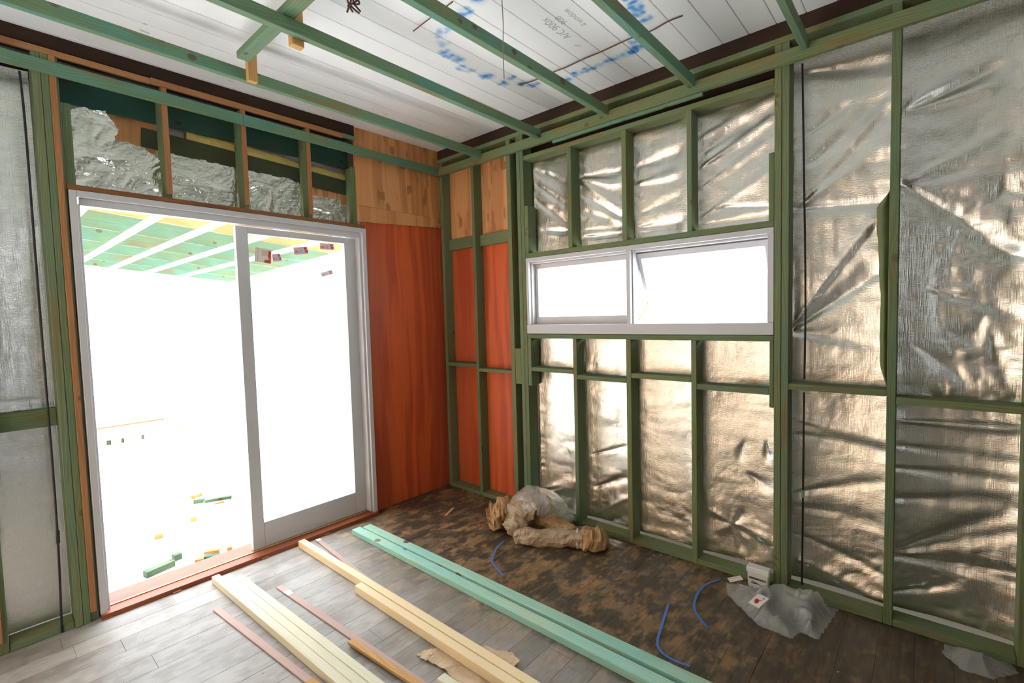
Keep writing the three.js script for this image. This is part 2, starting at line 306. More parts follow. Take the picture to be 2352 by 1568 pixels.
part(wallR, 'plywood_panel', plyUV(box(0.091, 2.12, 0.0, 0.1, 2.75, 0.7, 0.001), 'z'), M.orPly, 'orange plywood');
part(wallR, 'plywood_panel', plyUV(box(0.091, 0.0, 0.0, 0.1, 2.118, 0.7, 0.001), 'z'), M.redPly, 'red-stained plywood');
// outer cladding boards with the window opening
for (const [z0, z1, y0, y1] of [[-0.2, 0.93, -0.1, 2.95], [2.615, 4.95, -0.1, 2.95], [0.93, 2.615, -0.1, 1.35], [0.93, 2.615, 1.93, 2.95]]) rb('outer_cladding', z0, y0, z1, y1, 0.2, 0.225, M.drab);

// window
const win = struct('window_1');
{
  const w = (name, z0, y0, z1, y1, x0, x1, mat = M.white) => part(win, name, box(x0, y0, z0, x1, y1, z1, 0.002), mat);
  w('frame_head', 0.941, 1.889, 2.595, 1.919, 0.0, 0.15); w('frame_sill', 0.941, 1.3605, 2.5955, 1.426, -0.004, 0.17);
  w('frame_jamb', 0.941, 1.4265, 0.963, 1.8885, 0.0, 0.15); w('frame_jamb', 2.566, 1.4265, 2.5955, 1.8885, 0.0, 0.15);
  w('mullion', 1.757, 1.4265, 1.783, 1.8885, 0.0, 0.15);
  // stop beads, two thin steps inside the front lip
  for (const [a, b] of [[0.9635, 1.7565], [1.7835, 2.5655]]) {
    w('stop_bead', a, 1.876, b, 1.8885, 0.03, 0.12); w('stop_bead', a, 1.4265, a + 0.008, 1.8755, 0.03, 0.12); w('stop_bead', b - 0.006, 1.4265, b, 1.8755, 0.03, 0.12);
  }
  const sash = (name, z0, z1, y0, y1, tilt, side, bot) => {
    const g = new THREE.Group(); g.name = name; win.add(g); g.position.set(0.09, y1, 0);
    const q = (n, a, c, b, d, x0 = -0.02, x1 = 0.02, mat = M.white) => part(g, n, box(x0, c - y1, a, x1, d - y1, b, 0.002), mat);
    q('top_rail', z0, y1 - 0.035, z1, y1); q('bottom_rail', z0, y0, z1, y0 + bot); q('stile', z0, y0 + bot + 0.0005, z0 + side, y1 - 0.0355); q('stile', z1 - side, y0 + bot + 0.0005, z1, y1 - 0.0355);
    q('pane', z0 + side, y0 + bot, z1 - side, y1 - 0.035, -0.003, 0.003, M.glass);
    g.rotation.z = tilt; return g;
  };
  sash('fixed_sash', 0.972, 1.75, 1.427, 1.875, 0, 0.026, 0.055);
  const aw = sash('awning_sash', 1.792, 2.5595, 1.43, 1.8755, 0.42, 0.026, 0.016);
  part(win, 'stay', stick(0.08, 1.45, 1.803, 0.21, 1.56, 1.803, 0.012, 0.004), M.brass);
}

// ------------------------------------------------------------------ foil: stretched, creased reflective sheets
const FOLDS = [
  [0.96,2.59,1.24,2.35],[0.95,2.48,1.24,2.27],[0.95,2.37,1.24,2.14],[1.02,2.56,1.24,2.42],[1.0,2.13,1.24,2.09],[1.36,2.45,1.68,2.42],[1.36,2.44,1.68,2.34],[1.37,2.41,1.67,2.18],[1.37,2.32,1.67,2.12],[1.39,2.21,1.67,2.06],[1.38,2.08,1.67,2.06],[1.38,2.03,1.67,2.02],[1.79,2.43,2.06,2.45],[1.79,2.32,2.06,2.34],[1.81,2.13,2.06,2.2],[1.79,2.04,2.06,2.04],[1.79,2.01,2.06,2.0],
  [2.19,2.5,2.57,2.62],[2.2,2.42,2.44,2.55],[2.2,2.34,2.57,2.52],[2.2,2.22,2.55,2.41],[2.2,2.05,2.55,2.24],[2.21,2.0,2.55,2.0],[2.29,2.09,2.54,2.05],
  [2.69,2.01,3.06,2.47],[2.72,2.06,3.06,2.42],[2.72,2.04,3.06,2.27],[2.73,2.23,3.06,2.48],[2.66,2.02,3.07,1.98],[2.71,2.69,3.06,2.61],[2.73,2.39,2.9,2.49],[3.1,2.38,3.22,2.49],[3.1,2.38,3.42,2.41],[3.1,2.38,3.42,2.49],[3.11,2.06,3.43,2.21],[3.11,2.05,3.34,2.09],
  [2.66,1.39,3.02,1.94],[2.66,1.39,3.02,1.89],[2.66,1.39,3.03,1.7],[2.66,1.39,3.03,1.66],[2.66,1.37,3.04,1.39],[2.66,1.37,3.05,1.31],[2.66,1.37,2.69,1.74],[3.1,2.06,3.5,1.67],[3.21,1.57,3.5,1.44],[3.16,1.31,3.34,1.15],[3.38,1.43,3.34,1.3],[3.41,1.37,3.46,1.15],[3.29,1.8,3.5,1.68],
  [2.67,0.91,3.07,0.83],[2.67,0.82,3.07,0.79],[2.67,0.5,3.07,0.65],[2.67,0.43,3.06,0.43],[2.67,0.28,3.06,0.17],[2.68,0.14,3.05,0.04],[3.1,0.83,3.51,0.81],[3.1,0.72,3.52,0.73],[3.1,0.57,3.52,0.65],[3.11,0.33,3.52,0.62],[3.11,0.31,3.52,0.53],[3.1,0.29,3.52,0.34],[3.1,0.28,3.53,0.3],[3.1,0.11,3.31,0.21],[3.1,0.95,3.51,0.96],
  [0.97,0.15,1.27,0.26],[0.97,0.11,1.27,0.22],[1.44,0.07,1.69,0.25],[1.53,0.03,1.69,0.13],[1.43,0.26,1.69,0.39],[1.4,0.49,1.69,0.6],
  [2.36,0.24,2.26,0.17],[2.36,0.24,2.42,0.33],[2.36,0.24,2.58,0.19],[2.36,0.24,2.46,0.2],[2.36,0.24,2.23,0.29],[2.35,0.24,2.41,0.08],[2.41,0.73,2.39,0.62],[2.53,0.75,2.54,0.65],[2.44,0.55,2.56,0.49],
].map(([a, b, c, d], k) => { const L = Math.hypot(c - a, d - b); return { a, b, ux: (c - a) / L, uy: (d - b) / L, L, w: mix(0.012, 0.03, hash(k, 5)) * (L > 0.35 ? 1.25 : 1), h: (hash(k, 9) < 0.75 ? 1 : -1) * mix(0.005, 0.0105, hash(k, 3)) }; });
const STUDZ = [0.87, 0.938, 1.34, 1.751, 2.163, 2.63, 3.08, 3.517, 4.117, 4.8];
function foilHeight(z, y) {     // how far the sheet stands off its mean plane
  let lo = 0, hi = 9; for (let k = 0; k + 1 < STUDZ.length; k++) if (z >= STUDZ[k] && z < STUDZ[k + 1]) { lo = STUDZ[k]; hi = STUDZ[k + 1]; }
  const t = clamp((z - lo) / (hi - lo), 0, 1), e = Math.min(z - lo, hi - z);
  let h = 0.024 * Math.pow(Math.sin(Math.PI * t), 0.6) * (0.6 + 0.8 * vn(z * 1.1 + 4, y * 1.4));
  const cr = sstep(3.15, 3.3, z) * sstep(2.05, 1.95, y) * sstep(1.0, 1.1, y) + 0.55 * sstep(0.55, 0.2, y) * sstep(1.0, 1.2, z) + 0.3 * sstep(1.2, 1.0, y) * sstep(0.9, 1.0, y);
  const wx = vn(z * 3 + 8, y * 3) * 0.5, wy = vn(z * 3 + 2, y * 3 + 6) * 0.5;
  h += (0.004 + 0.009 * cr) * ridge(z * 5 + wx, y * 6 + wy, 3) + (0.0016 + 0.0055 * cr) * ridge(z * 15 + wx * 5, y * 15 + wy * 4, 3);
  h += 0.009 * (fbm(z * 4.5, y * 9, 2) - 0.5) * sstep(0.0, 0.08, e);
  h += 0.0012 * vn(z * 30, y * 7) + 0.0006 * vn(z * 80, y * 40);
  const pin = Math.exp(-e / 0.03); h += 0.009 * pin * (vn(z * 5, y * 34) - 0.5);
  for (const f of FOLDS) {
    const dx = z - f.a, dy = y - f.b, s = dx * f.ux + dy * f.uy; if (s < -0.03 || s > f.L + 0.03) continue;
    const d = -dx * f.uy + dy * f.ux, w = f.w * (0.5 + 0.8 * sstep(0, f.L * 0.7, s)); if (Math.abs(d) > 3 * w) continue;
    h += f.h * Math.exp(-(d * d) / (w * w)) * sstep(-0.03, 0.03, s) * sstep(f.L + 0.03, f.L - 0.05, s);
  }
  return h;
}
function sheet(u0, u1, v0, v1, cell, f, skip) {    // grid in (u, v); f -> [x, y, z]; skip drops cells
  const nu = Math.ceil((u1 - u0) / cell), nv = Math.ceil((v1 - v0) / cell), pos = [], uv = [], idx = [], map = new Int32Array((nu + 1) * (nv + 1)).fill(-1);
  const vert = (i, j) => { const k = i * (nv + 1) + j; if (map[k] < 0) { const u = mix(u0, u1, i / nu), v = mix(v0, v1, j / nv); map[k] = pos.length / 3; pos.push(...f(u, v)); uv.push(u, v); } return map[k]; };
  for (let i = 0; i < nu; i++) for (let j = 0; j < nv; j++) {
    if (skip && skip(mix(u0, u1, (i + 0.5) / nu), mix(v0, v1, (j + 0.5) / nv))) continue;
    const a = vert(i, j), b = vert(i + 1, j), c = vert(i + 1, j + 1), d = vert(i, j + 1); idx.push(a, b, c, a, c, d);
  }
  const g = new THREE.BufferGeometry(); g.setAttribute('position', new THREE.Float32BufferAttribute(pos, 3)); g.setAttribute('uv', new THREE.Float32BufferAttribute(uv, 2)); g.setIndex(idx); g.computeVertexNormals(); return g;
}
{
  const f = (off) => (z, y) => [0.105 + off + foilHeight(z, y), y, z];
  const hole = (z, y) => z > 0.93 && z < 2.612 && y > 1.33 && y < 1.955;
  single('foil_sheet', sheet(0.862, 3.56, 0.035, 0.985, 0.008, f(0.005)), M.foil, 'lower strip of creased silver foil sheet behind the studs below the window', 'insulation', 'foil sheets on the window wall');
  single('foil_sheet', sheet(0.862, 3.56, 0.962, 2.03, 0.008, f(0.0025), hole), M.foil, 'middle strip of creased silver foil sheet surrounding the window', 'insulation', 'foil sheets on the window wall');
  single('foil_sheet', sheet(0.862, 3.56, 2.005, 2.80, 0.008, f(0), (z, y) => z < 2.62 && y > 2.655), M.foil, 'upper strip of silver foil sheet behind the studs above the window', 'insulation', 'foil sheets on the window wall');
  part(wallR, 'lining_board', box(0.12, 0.0, 3.6, 0.13, 2.8, 4.8), M.drab);
}

// ------------------------------------------------------------------ door wall (back): studs, plywood, header
const wallB = struct('wall_back');
const bb = (name, x0, y0, x1, y1, z0 = -S, z1 = 0, mat = M.green, label) => part(wallB, name, box(x0, y0, z0, x1, y1, z1), mat, label);
bb('stud', -2.491, 0, -2.4605, 2.80, -S, 0.02, M.green); bb('stud', -2.4595, 0, -2.4325, 2.80, -S, 0.02, M.green2); bb('stud', -2.4315, 0, -2.397, 2.80, -S, 0.006, M.green);
bb('batten', -2.432, 0.05, -2.406, 2.80, 0.0065, 0.022, M.cedar, 'orange-brown batten');
bb('stud', -2.3965, 2.2, -2.36, 2.60, -S, -0.004, M.green2);
for (const a of [-1.987, -1.584, -1.178]) { bb('stud', a - 0.002, 2.2005, a + 0.027, 2.80, -S, 0.004, M.green2); bb('batten', a + 0.001, 2.224, a + 0.028, 2.80, 0.0045, 0.019, M.cedar, 'orange-brown batten'); }
bb('stud', -0.832, 2.2005, -0.80, 2.62, -S, -0.01, M.green2);
bb('ribbon_plate', -4.0, 2.704, -1.5715, 2.770, 0.0195, 0.03, M.joist); bb('ribbon_plate', -1.5705, 2.704, -0.031, 2.770, 0.0195, 0.03, M.joist);
bb('batten', -4.0, 2.800, -2.03, 2.830, 0.0, 0.018, M.cedar, 'orange-brown batten'); bb('batten', -2.0295, 2.803, -0.905, 2.836, 0.0, 0.018, M.cedar, 'orange-brown batten'); bb('batten', -0.9045, 2.812, -0.80, 2.842, -0.01, 0.01, M.joist);
bb('old_beam', -4.1, 2.838, -0.802, 2.935, -0.12, 0.0, M.dark, 'dark brown old roof beam');
bb('backing_board', -4.1, 2.70, -0.80, 2.8, -0.13, -0.12, M.dark);
bb('header_beam', -2.396, 2.632, -0.80, 2.79, -0.118, -S - 0.002, M.lvl, 'blue-green stained header beam');
part(wallB, 'lining_board', box(-2.22, 2.47, -0.15, -1.99, 2.66, -0.14, 0.002), M.orPly, 'orange board showing above the door');
part(wallB, 'lining_board', box(-1.10, 2.36, -0.128, -0.80, 2.49, -0.119, 0.002), M.orPly, 'orange board showing above the door');
part(wallB, 'rough_board', stick(-2.06, 2.545, -0.112, -0.79, 2.487, -0.112, 0.01, 0.108), M.board, 'dark green rough board');
part(wallB, 'head_plate', box(-2.397, 2.176, -0.1, -0.762, 2.201, 0.026), M.head, 'brown timber above the door frame');
// plywood between the door and the corner
part(wallB, 'plywood_panel', plyUV(box(-0.80, 2.3535, -0.03, 0.088, 2.935, -0.018, 0.0015), 'x'), M.orPly, 'orange plywood above the red panel');
part(wallB, 'plywood_panel', (() => { const g = plyUV(box(-0.80, 2.24, -0.028, 0.088, 2.352, -0.014, 0.0015), 'x'); const p = g.attributes.position; for (let i = 0; i < p.count; i++) if (p.getY(i) < 2.3) p.setY(i, p.getY(i) + 0.05 * ((p.getX(i) + 0.8) / 0.82) - 0.012); return g; })(), M.orPly, 'narrow orange plywood strip');
part(wallB, 'plywood_panel', plyUV(box(-0.757, 0.0, -0.042, 0.088, 2.36, -0.031, 0.0015), 'x'), M.redPly, 'tall red-stained plywood panel');
// left of the door
bb('noggin', -2.715, 1.017, -2.492, 1.107, -0.085, -0.05, M.green2); bb('bottom_plate', -2.715, 0.001, -2.492, 0.034, -S, 0.01, M.green3);
bb('stud', -2.765, 0.001, -2.717, 2.70, -S, 0.012, M.green2); bb('batten', -2.775, 0.06, -2.735, 2.70, 0.0125, 0.026, M.cedar, 'orange-brown batten');
for (const x of [-3.2, -3.65]) bb('stud', x, 0.001, x + 0.034, 2.70, -S, 0.01, M.green);
bb('noggin', -3.165, 1.017, -2.78, 1.05, -S, 0, M.green); bb('bottom_plate', -4.0, 0.001, -3.655, 0.034, -S, 0.01, M.green);
for (const [x0, x1, y0, y1] of [[-4.3, -2.40, -0.1, 2.95], [-0.762, 0.3, -0.1, 2.95], [-2.40, -0.762, 2.655, 2.95], [-2.40, -0.762, 2.19, 2.60]]) bb('outer_cladding', x0, y0, x1, y1, -0.235, -0.205, M.white);
bb('outer_cladding', -2.4, 2.6, -2.06, 2.655, -0.235, -0.205, M.white); bb('outer_cladding', -1.99, 2.6, -0.762, 2.655, -0.235, -0.205, M.white);
single('foil_sheet', sheet(-3.96, -2.493, 0.036, 2.74, 0.009, (x, y) => [x, y, -0.098 - 0.018 * Math.sin(Math.PI * clamp((x + 2.72) / 0.23, 0, 1)) * vn(y * 3, 1) - 0.003 * ridge(x * 16 + vn(x * 4, y * 4), y * 4, 2) - 0.0015 * vn(x * 60, y * 9) - 0.0022 * ridge(x * 8, y * 13, 2) - 0.006 * sstep(0.015, 0, Math.abs(y - 1.15)) * vn(x * 14, 3)]), M.foil, 'silver foil sheet with vertical creases behind the studs left of the sliding door', 'insulation');

// door frame and leaf
const door = struct('door_1');
{
  const d = (n, x0, y0, x1, y1, z0, z1, mat = M.white, label) => part(door, n, box(x0, y0, z0, x1, y1, z1, 0.002), mat, label);
  d('frame_jamb', -2.394, 0.008, -2.366, 2.174, -0.13, 0.03); d('frame_jamb', -2.3655, 0.02, -2.352, 2.112, -0.13, -0.004);
  d('frame_jamb', -0.79, 0.022, -0.7585, 2.174, -0.13, 0.03); d('frame_jamb', -0.806, 0.03, -0.7905, 2.112, -0.13, 0.008);
  d('frame_head', -2.3655, 2.143, -0.7905, 2.1745, -0.13, 0.03); d('frame_head', -2.3515, 2.106, -0.8065, 2.1425, -0.045, 0.004);
  d('sill', -2.394, -0.004, -0.7585, 0.0255, -0.20, 0.046, M.sill, 'red-brown timber sill'); d('sill_track', -2.35, 0.026, -0.807, 0.031, -0.043, -0.032, M.brass, 'brass track');
  d('packer', -2.39, -0.0005, -2.35, 0.006, 0.0465, 0.052, M.cedar); for (const x of [-2.09, -1.62, -1.2]) d('packer', x, 0.0005, x + 0.04, 0.009, 0.0465, 0.056, M.cedar);
  const leaf = new THREE.Group(); leaf.name = 'sliding_leaf'; door.add(leaf);
  const q = (n, x0, y0, x1, y1, z0, z1, mat = M.white) => part(leaf, n, box(x0, y0, z0, x1, y1, z1, 0.0025), mat);
  q('stile', -1.627, 0.0315, -1.5545, 2.105, -0.088, -0.05); q('stile', -0.893, 0.0315, -0.807, 2.105, -0.088, -0.05);
  q('top_rail', -1.554, 2.062, -0.8935, 2.105, -0.087, -0.051); q('bottom_rail', -1.554, 0.0315, -0.8935, 0.192, -0.087, -0.051);
  q('pane', -1.554, 0.192, -0.8935, 2.062, -0.072, -0.067, M.glass);
  // printed protective stickers left on the glass
  const red = 'rgba(214,58,62,0.95)';
  const stick1 = canvasTex(256, 256, (g, w, h) => { g.fillStyle = '#e9dfcf'; g.fillRect(0, 0, w, h); g.fillStyle = '#d9b6a0'; g.fillRect(0, 0, 14, h); g.fillStyle = '#9a9a86'; g.fillRect(40, 6, 6, h); g.strokeStyle = '#b7695a'; g.lineWidth = 5; for (let k = 0; k < 7; k++) { g.beginPath(); g.moveTo(100, 40 + k * 14); g.lineTo(226, 34 + k * 15); g.stroke(); } g.fillStyle = '#d2413f'; g.fillRect(206, 30, 44, 170); g.fillRect(150, 200, 100, 52); g.fillStyle = '#efc8bd'; for (let k = 0; k < 4; k++) g.fillRect(170 + k * 20, 150, 8, 44); });
  const band = canvasTex(256, 128, (g, w, h) => { g.fillStyle = '#f3c9c9'; g.fillRect(0, 0, w, h); g.fillStyle = '#cf4a55'; for (let k = 0; k < 4; k++) g.fillRect(12 + k * 18, 58, 11, 46); g.fillRect(186, 14, 54, 40); g.fillRect(196, 64, 58, 42); g.fillStyle = '#b9cbe6'; g.beginPath(); g.arc(132, 74, 42, 0, 7); g.fill(); g.strokeStyle = '#cf6a78'; g.lineWidth = 5; g.beginPath(); g.moveTo(110, 84); g.lineTo(150, 62); g.moveTo(130, 50); g.lineTo(134, 96); g.stroke(); g.lineWidth = 4; g.beginPath(); g.moveTo(14, 40); g.lineTo(170, 22); g.stroke(); });
  const label = (x, y, w, h, tilt, tex, name) => { const g = new THREE.BoxGeometry(w, h, 0.0006); g.rotateZ(tilt); g.translate(x, y, -0.0664); part(leaf, name, g, std({ map: tex, roughness: 0.5 })); };
  label(-1.462, 1.932, 0.10, 0.092, -0.1, stick1, 'sticker'); label(-1.378, 1.925, 0.055, 0.05, 0.2, band, 'sticker'); label(-1.212, 1.985, 0.10, 0.05, 0.15, band, 'sticker'); label(-1.02, 2.03, 0.105, 0.045, 0.02, band, 'sticker');
  label(-1.03, 1.838, 0.09, 0.03, 0.3, canvasTex(128, 48, (g) => { g.fillStyle = '#fdf6f7'; g.fillRect(0, 0, 128, 48); g.fillStyle = '#f6a9bd'; for (let k = 0; k < 4; k++) g.fillRect(6 + k * 10, 18, 6, 24); g.fillRect(88, 4, 36, 18); g.fillRect(92, 26, 36, 18); }), 'sticker');
}

// ------------------------------------------------------------------ scraps of foil, wool and film above the door
const inside = (poly, x, y) => { let c = false; for (let i = 0, j = poly.length - 1; i < poly.length; j = i++) { const [a, b] = poly[i], [p, q] = poly[j]; if ((b > y) !== (q > y) && x < ((p - a) * (y - b)) / (q - b) + a) c = !c; } return c; };
function scrap(poly, z, amp, cell = 0.006, s = 0) {
  const xs = poly.map((p) => p[0]), ys = poly.map((p) => p[1]);
  return sheet(Math.min(...xs), Math.max(...xs), Math.min(...ys), Math.max(...ys), cell, (x, y) => { const wx = vn(x * 9 + s, y * 9) * 0.8; return [x, y, z + amp * 0.5 * (ridge(x * 5 + wx + s, y * 6 + wx, 3) - 0.5) + amp * 0.16 * (ridge(x * 17 + s + 2 * wx, y * 20 + 3 * wx, 3) - 0.5)]; }, (x, y) => !inside(poly, x + 0.012 * (vn(y * 30 + s, 3) - 0.5), y + 0.012 * (vn(x * 30 + s, 8) - 0.5)));
}
{
  const gr = 'foil scraps above the door';
  single('foil_scrap', scrap([[-2.362, 2.585], [-2.30, 2.622], [-2.22, 2.628], [-2.17, 2.55], [-2.18, 2.49], [-2.05, 2.48], [-1.99, 2.43], [-1.99, 2.205], [-2.362, 2.205]], -0.072, 0.03, 0.005, 3), M.foilNew, 'large crumpled foil scrap above the left end of the sliding door', 'insulation', gr);
  single('foil_scrap', scrap([[-1.955, 2.478], [-1.59, 2.468], [-1.59, 2.205], [-1.955, 2.205]], -0.08, 0.016, 0.005, 9), M.foilNew, 'flat foil scrap between the first and second orange battens above the door', 'insulation', gr);
  single('foil_scrap', scrap([[-1.55, 2.465], [-1.20, 2.455], [-1.184, 2.205], [-1.55, 2.205]], -0.076, 0.03, 0.005, 14), M.foilNew, 'foil scrap with shiny diagonal folds between the second and third orange battens', 'insulation', gr);
  single('foil_scrap', scrap([[-1.146, 2.385], [-0.90, 2.38], [-0.84, 2.205], [-1.146, 2.205]], -0.08, 0.022, 0.005, 21), M.foilNew, 'small bright foil scrap beside the plywood above the door', 'insulation', gr);
  const wool = (pts, label) => { const P = pts.map((p) => new THREE.Vector3(...p)); const g = new THREE.TubeGeometry(new THREE.CatmullRomCurve3(P), 70, 0.034, 14, false), p = g.attributes.position, n = g.attributes.normal; for (let i = 0; i < p.count; i++) { const x = p.getX(i), y = p.getY(i), k = 0.016 * (fbm(x * 40, y * 60, 3) - 0.4); p.setXYZ(i, x, y + 0.012 + n.getY(i) * k, p.getZ(i) + n.getZ(i) * (k - 0.012)); } g.computeVertexNormals(); single('insulation_batt', g, M.wool, label, 'insulation', 'yellow wool above the door'); };
  wool([[-1.84, 2.605, -0.137], [-1.75, 2.60, -0.137], [-1.64, 2.60, -0.137], [-1.57, 2.585, -0.137]], 'tuft of yellow glass wool under the header beam between the first two battens');
  wool([[-1.55, 2.60, -0.14], [-1.42, 2.585, -0.14], [-1.28, 2.575, -0.137], [-1.15, 2.56, -0.137], [-1.0, 2.56, -0.137], [-0.88, 2.55, -0.137], [-0.81, 2.555, -0.137]], 'long strip of yellow glass wool sagging beneath the header beam near the plywood');
}

// ------------------------------------------------------------------ hidden half of the room: left wall and wall behind the camera, with openings added for fill light and foil reflections
const wallL = struct('wall_left');
{
  const l = (n, z0, y0, z1, y1, x0, x1, mat) => part(wallL, n, box(x0, y0, z0, x1, y1, z1), mat);
  l('lining_board', 0.0, 2.1, 1.895, 2.9, -4.03, -4.01, M.tan); l('lining_board', 1.9, 0.001, 4.8, 2.9, -4.03, -4.01, M.tan);
  l('outer_cladding', 1.9, -0.1, 4.95, 2.95, -4.3, -4.2, M.drab); l('outer_cladding', -0.2, 2.1, 1.895, 2.95, -4.3, -4.2, M.drab);
  for (const z of [1.91, 2.55, 3.0, 3.45, 3.9, 4.35]) l('stud', z, 0.001, z + 0.034, 2.85, -4.009, -3.92, M.green);
}
const addedWall = struct('added_light_wall');  // unseen wall added to block low sky and colour the foil reflections
for (let k = 0; k < 22; k++) part(addedWall, 'added_wall_board', stick(-8.0, -0.85 + k * 0.3, -10, -8.0, -0.85 + k * 0.3, 8, 0.03, 0.296), k > 2 && k < 7 ? M.cedar : M.drab);
const wallF = struct('wall_front');
{
  const f = (n, x0, y0, x1, y1, z0, z1, mat) => part(wallF, n, box(x0, y0, z0, x1, y1, z1), mat);
  for (const [n, z0, z1] of [['lining_board', 4.81, 4.83], ['outer_cladding', 4.9, 4.95]]) {
    f(n, -4.3, -0.1, -2.55, 2.92, z0, z1, M.drab); f(n, -2.05, -0.1, 0.25, 2.92, z0, z1, M.drab); f(n, -2.5495, 2.0, -2.0505, 2.92, z0, z1, M.drab); f(n, -2.5495, -0.1, -2.0505, 0.95, z0, z1, M.drab);
  }
}

// ------------------------------------------------------------------ ceiling joists, runner, hangers
{
  const gr = 'green joists under the white ceiling';
  const J = [[0.513, 0.547, 'first ceiling joist from the door wall, green treated pine with dark knots'], [1.092, 1.13, 'second green ceiling joist from the door wall, crossing under the short runner'], [1.63, 1.668, 'third green ceiling joist from the door wall, passing behind the hanging string'], [2.174, 2.209, 'fourth green ceiling joist from the door wall, over the right half of the window'], [2.719, 2.749, 'fifth green ceiling joist, nearest the right-hand foil bays']];
  for (const [a, b, label] of J) single('ceiling_joist', box(-4.0, 2.738, a, -0.0305, 2.796, b), M.joist, label, 'beam', gr);
  single('ceiling_runner', box(-1.811, 2.798, 0.62, -1.754, 2.832, 4.75), M.joist, 'teal-stained runner lying across the top of the ceiling joists', 'beam');
  single('hanger_post', box(-1.7535, 2.72, 0.57, -1.708, 2.862, 0.605), M.raw, 'short yellow pine hanger at the end of the runner behind the first joist', 'post', 'pine hangers beside the runner');
  single('hanger_post', box(-1.7535, 2.712, 1.05, -1.70, 2.90, 1.0905), M.raw, 'short yellow pine hanger beside the runner behind the second joist', 'post', 'pine hangers beside the runner');
}
// strings, vine and cut cables on the ceiling
single('string', tube([[-1.112, 2.917, 1.75], [-1.11, 2.8, 1.752], [-1.113, 2.68, 1.75], [-1.112, 2.56, 1.751]], 0.0022, 40, 6), M.string, 'thin brown string hanging straight down from the ceiling', 'string');
single('ceiling_wire', tube([[-0.43, 2.917, 1.281], [-0.42, 2.912, 1.39], [-0.417, 2.914, 1.509], [-0.419, 2.909, 1.617], [-0.415, 2.914, 1.732], [-0.422, 2.908, 1.841], [-0.417, 2.913, 2.039], [-0.412, 2.909, 2.129], [-0.42, 2.914, 2.226], [-0.409, 2.917, 2.29]], 0.0038, 90, 6), M.wire, 'long thin brown vine lying across the ceiling boards near the blue paint', 'wire');  // brown line across the boards, modelled as a thin wire
single('ceiling_wire', tube([[-1.235, 2.905, 1.273], [-1.236, 2.908, 1.33], [-1.238, 2.91, 1.4], [-1.241, 2.913, 1.571]], 0.0025, 40, 6), M.wire, 'short brown wire lying on the ceiling left of the blue paint', 'wire');
{
  const CX = -1.577, CZ = 1.3;
  const t = thing('cut_cables', 'tangled bunch of cut dark red cables hanging from the ceiling at the top edge', 'cable');
  for (let k = 0; k < 6; k++) { const a = k * 1.05; part(t, 'cable', tube([[CX + 0.01 * Math.cos(a), 2.913, CZ + 0.01 * Math.sin(a)], [CX + 0.03 * Math.cos(a), 2.887, CZ + 0.025 * Math.sin(a)], [CX + 0.016 * Math.cos(a + 1), 2.862, CZ + 0.02 * Math.sin(a + 1)], [CX + 0.03 * Math.cos(a + 2), 2.85 - 0.008 * (k % 3), CZ + 0.03 * Math.sin(a + 2)]], 0.004, 20, 6), std({ color: lin(0.09, 0.03, 0.025), roughness: 0.6 })); }
  settle(t);
}
// black cables running down the walls
{
  const t = thing('wall_cable', 'black cable running down in front of the foil left of the sliding door', 'cable', 'black cables on the walls');
  part(t, 'cable', tube([[-2.53, 2.69, 0.012], [-2.526, 2.5, 0.012], [-2.527, 1.6, 0.012], [-2.528, 0.5, 0.012], [-2.54, 0.003, 0.012]], 0.0048, 60, 8), M.black); part(t, 'sleeve', tube([[-2.527, 0.51, 0.012], [-2.528, 0.45, 0.012]], 0.0075, 4, 10), M.black); settle(t);
  const r = thing('wall_cable', 'black cable running down the foil bay right of the window beside the double stud', 'cable', 'black cables on the walls');
  part(r, 'cable', tube([[0.07, 2.72, 2.707], [0.07, 2.17, 2.717], [0.07, 1.51, 2.727], [0.07, 1.13, 2.724]], 0.0048, 40, 8), M.black); part(r, 'cable', tube([[0.07, 1.06, 2.723], [0.07, 0.55, 2.7215], [0.07, 0.034, 2.719]], 0.0048, 30, 8), M.black); part(r, 'sleeve', tube([[0.07, 0.545, 2.7215], [0.07, 0.505, 2.7215]], 0.0075, 4, 10), std({ color: lin(0.3, 0.3, 0.3) })); settle(r);
  const s = thing('wall_cable', 'thin dark cable with a white end beside the red plywood near the corner', 'cable', 'black cables on the walls');
  part(s, 'cable', tube([[0.082, 2.68, 0.71], [0.082, 2.13, 0.712], [0.082, 1.5, 0.714], [0.082, 0.885, 0.716], [0.082, 0.5, 0.722]], 0.004, 50, 8), M.black); part(s, 'tip', tube([[0.082, 0.5, 0.722], [0.082, 0.46, 0.7225]], 0.006, 4, 8), M.white, 'white plastic end'); settle(s);
}
{
  const g = sheet(1.09, 2.035, 0, 1, 0.02, (y, t) => [0.085 - 0.016 * Math.sin(3.1 * t) * (0.6 + 0.5 * vn(y * 6, 2)), y, 3.062 - (0.03 + 0.018 * sstep(1.5, 1.95, y)) * t * sstep(2.04, 1.95, y) * sstep(1.08, 1.25, y) - 0.004 * vn(y * 20, 1)]);
  single('stud_reflection', g, std({ map: tGreen, color: lin(1.0, 0.98, 0.8), side: THREE.DoubleSide }), 'dull green flap hanging along the left side of the right-hand stud', 'reflection');  // green sheet added to imitate the stud mirrored in the foil
}

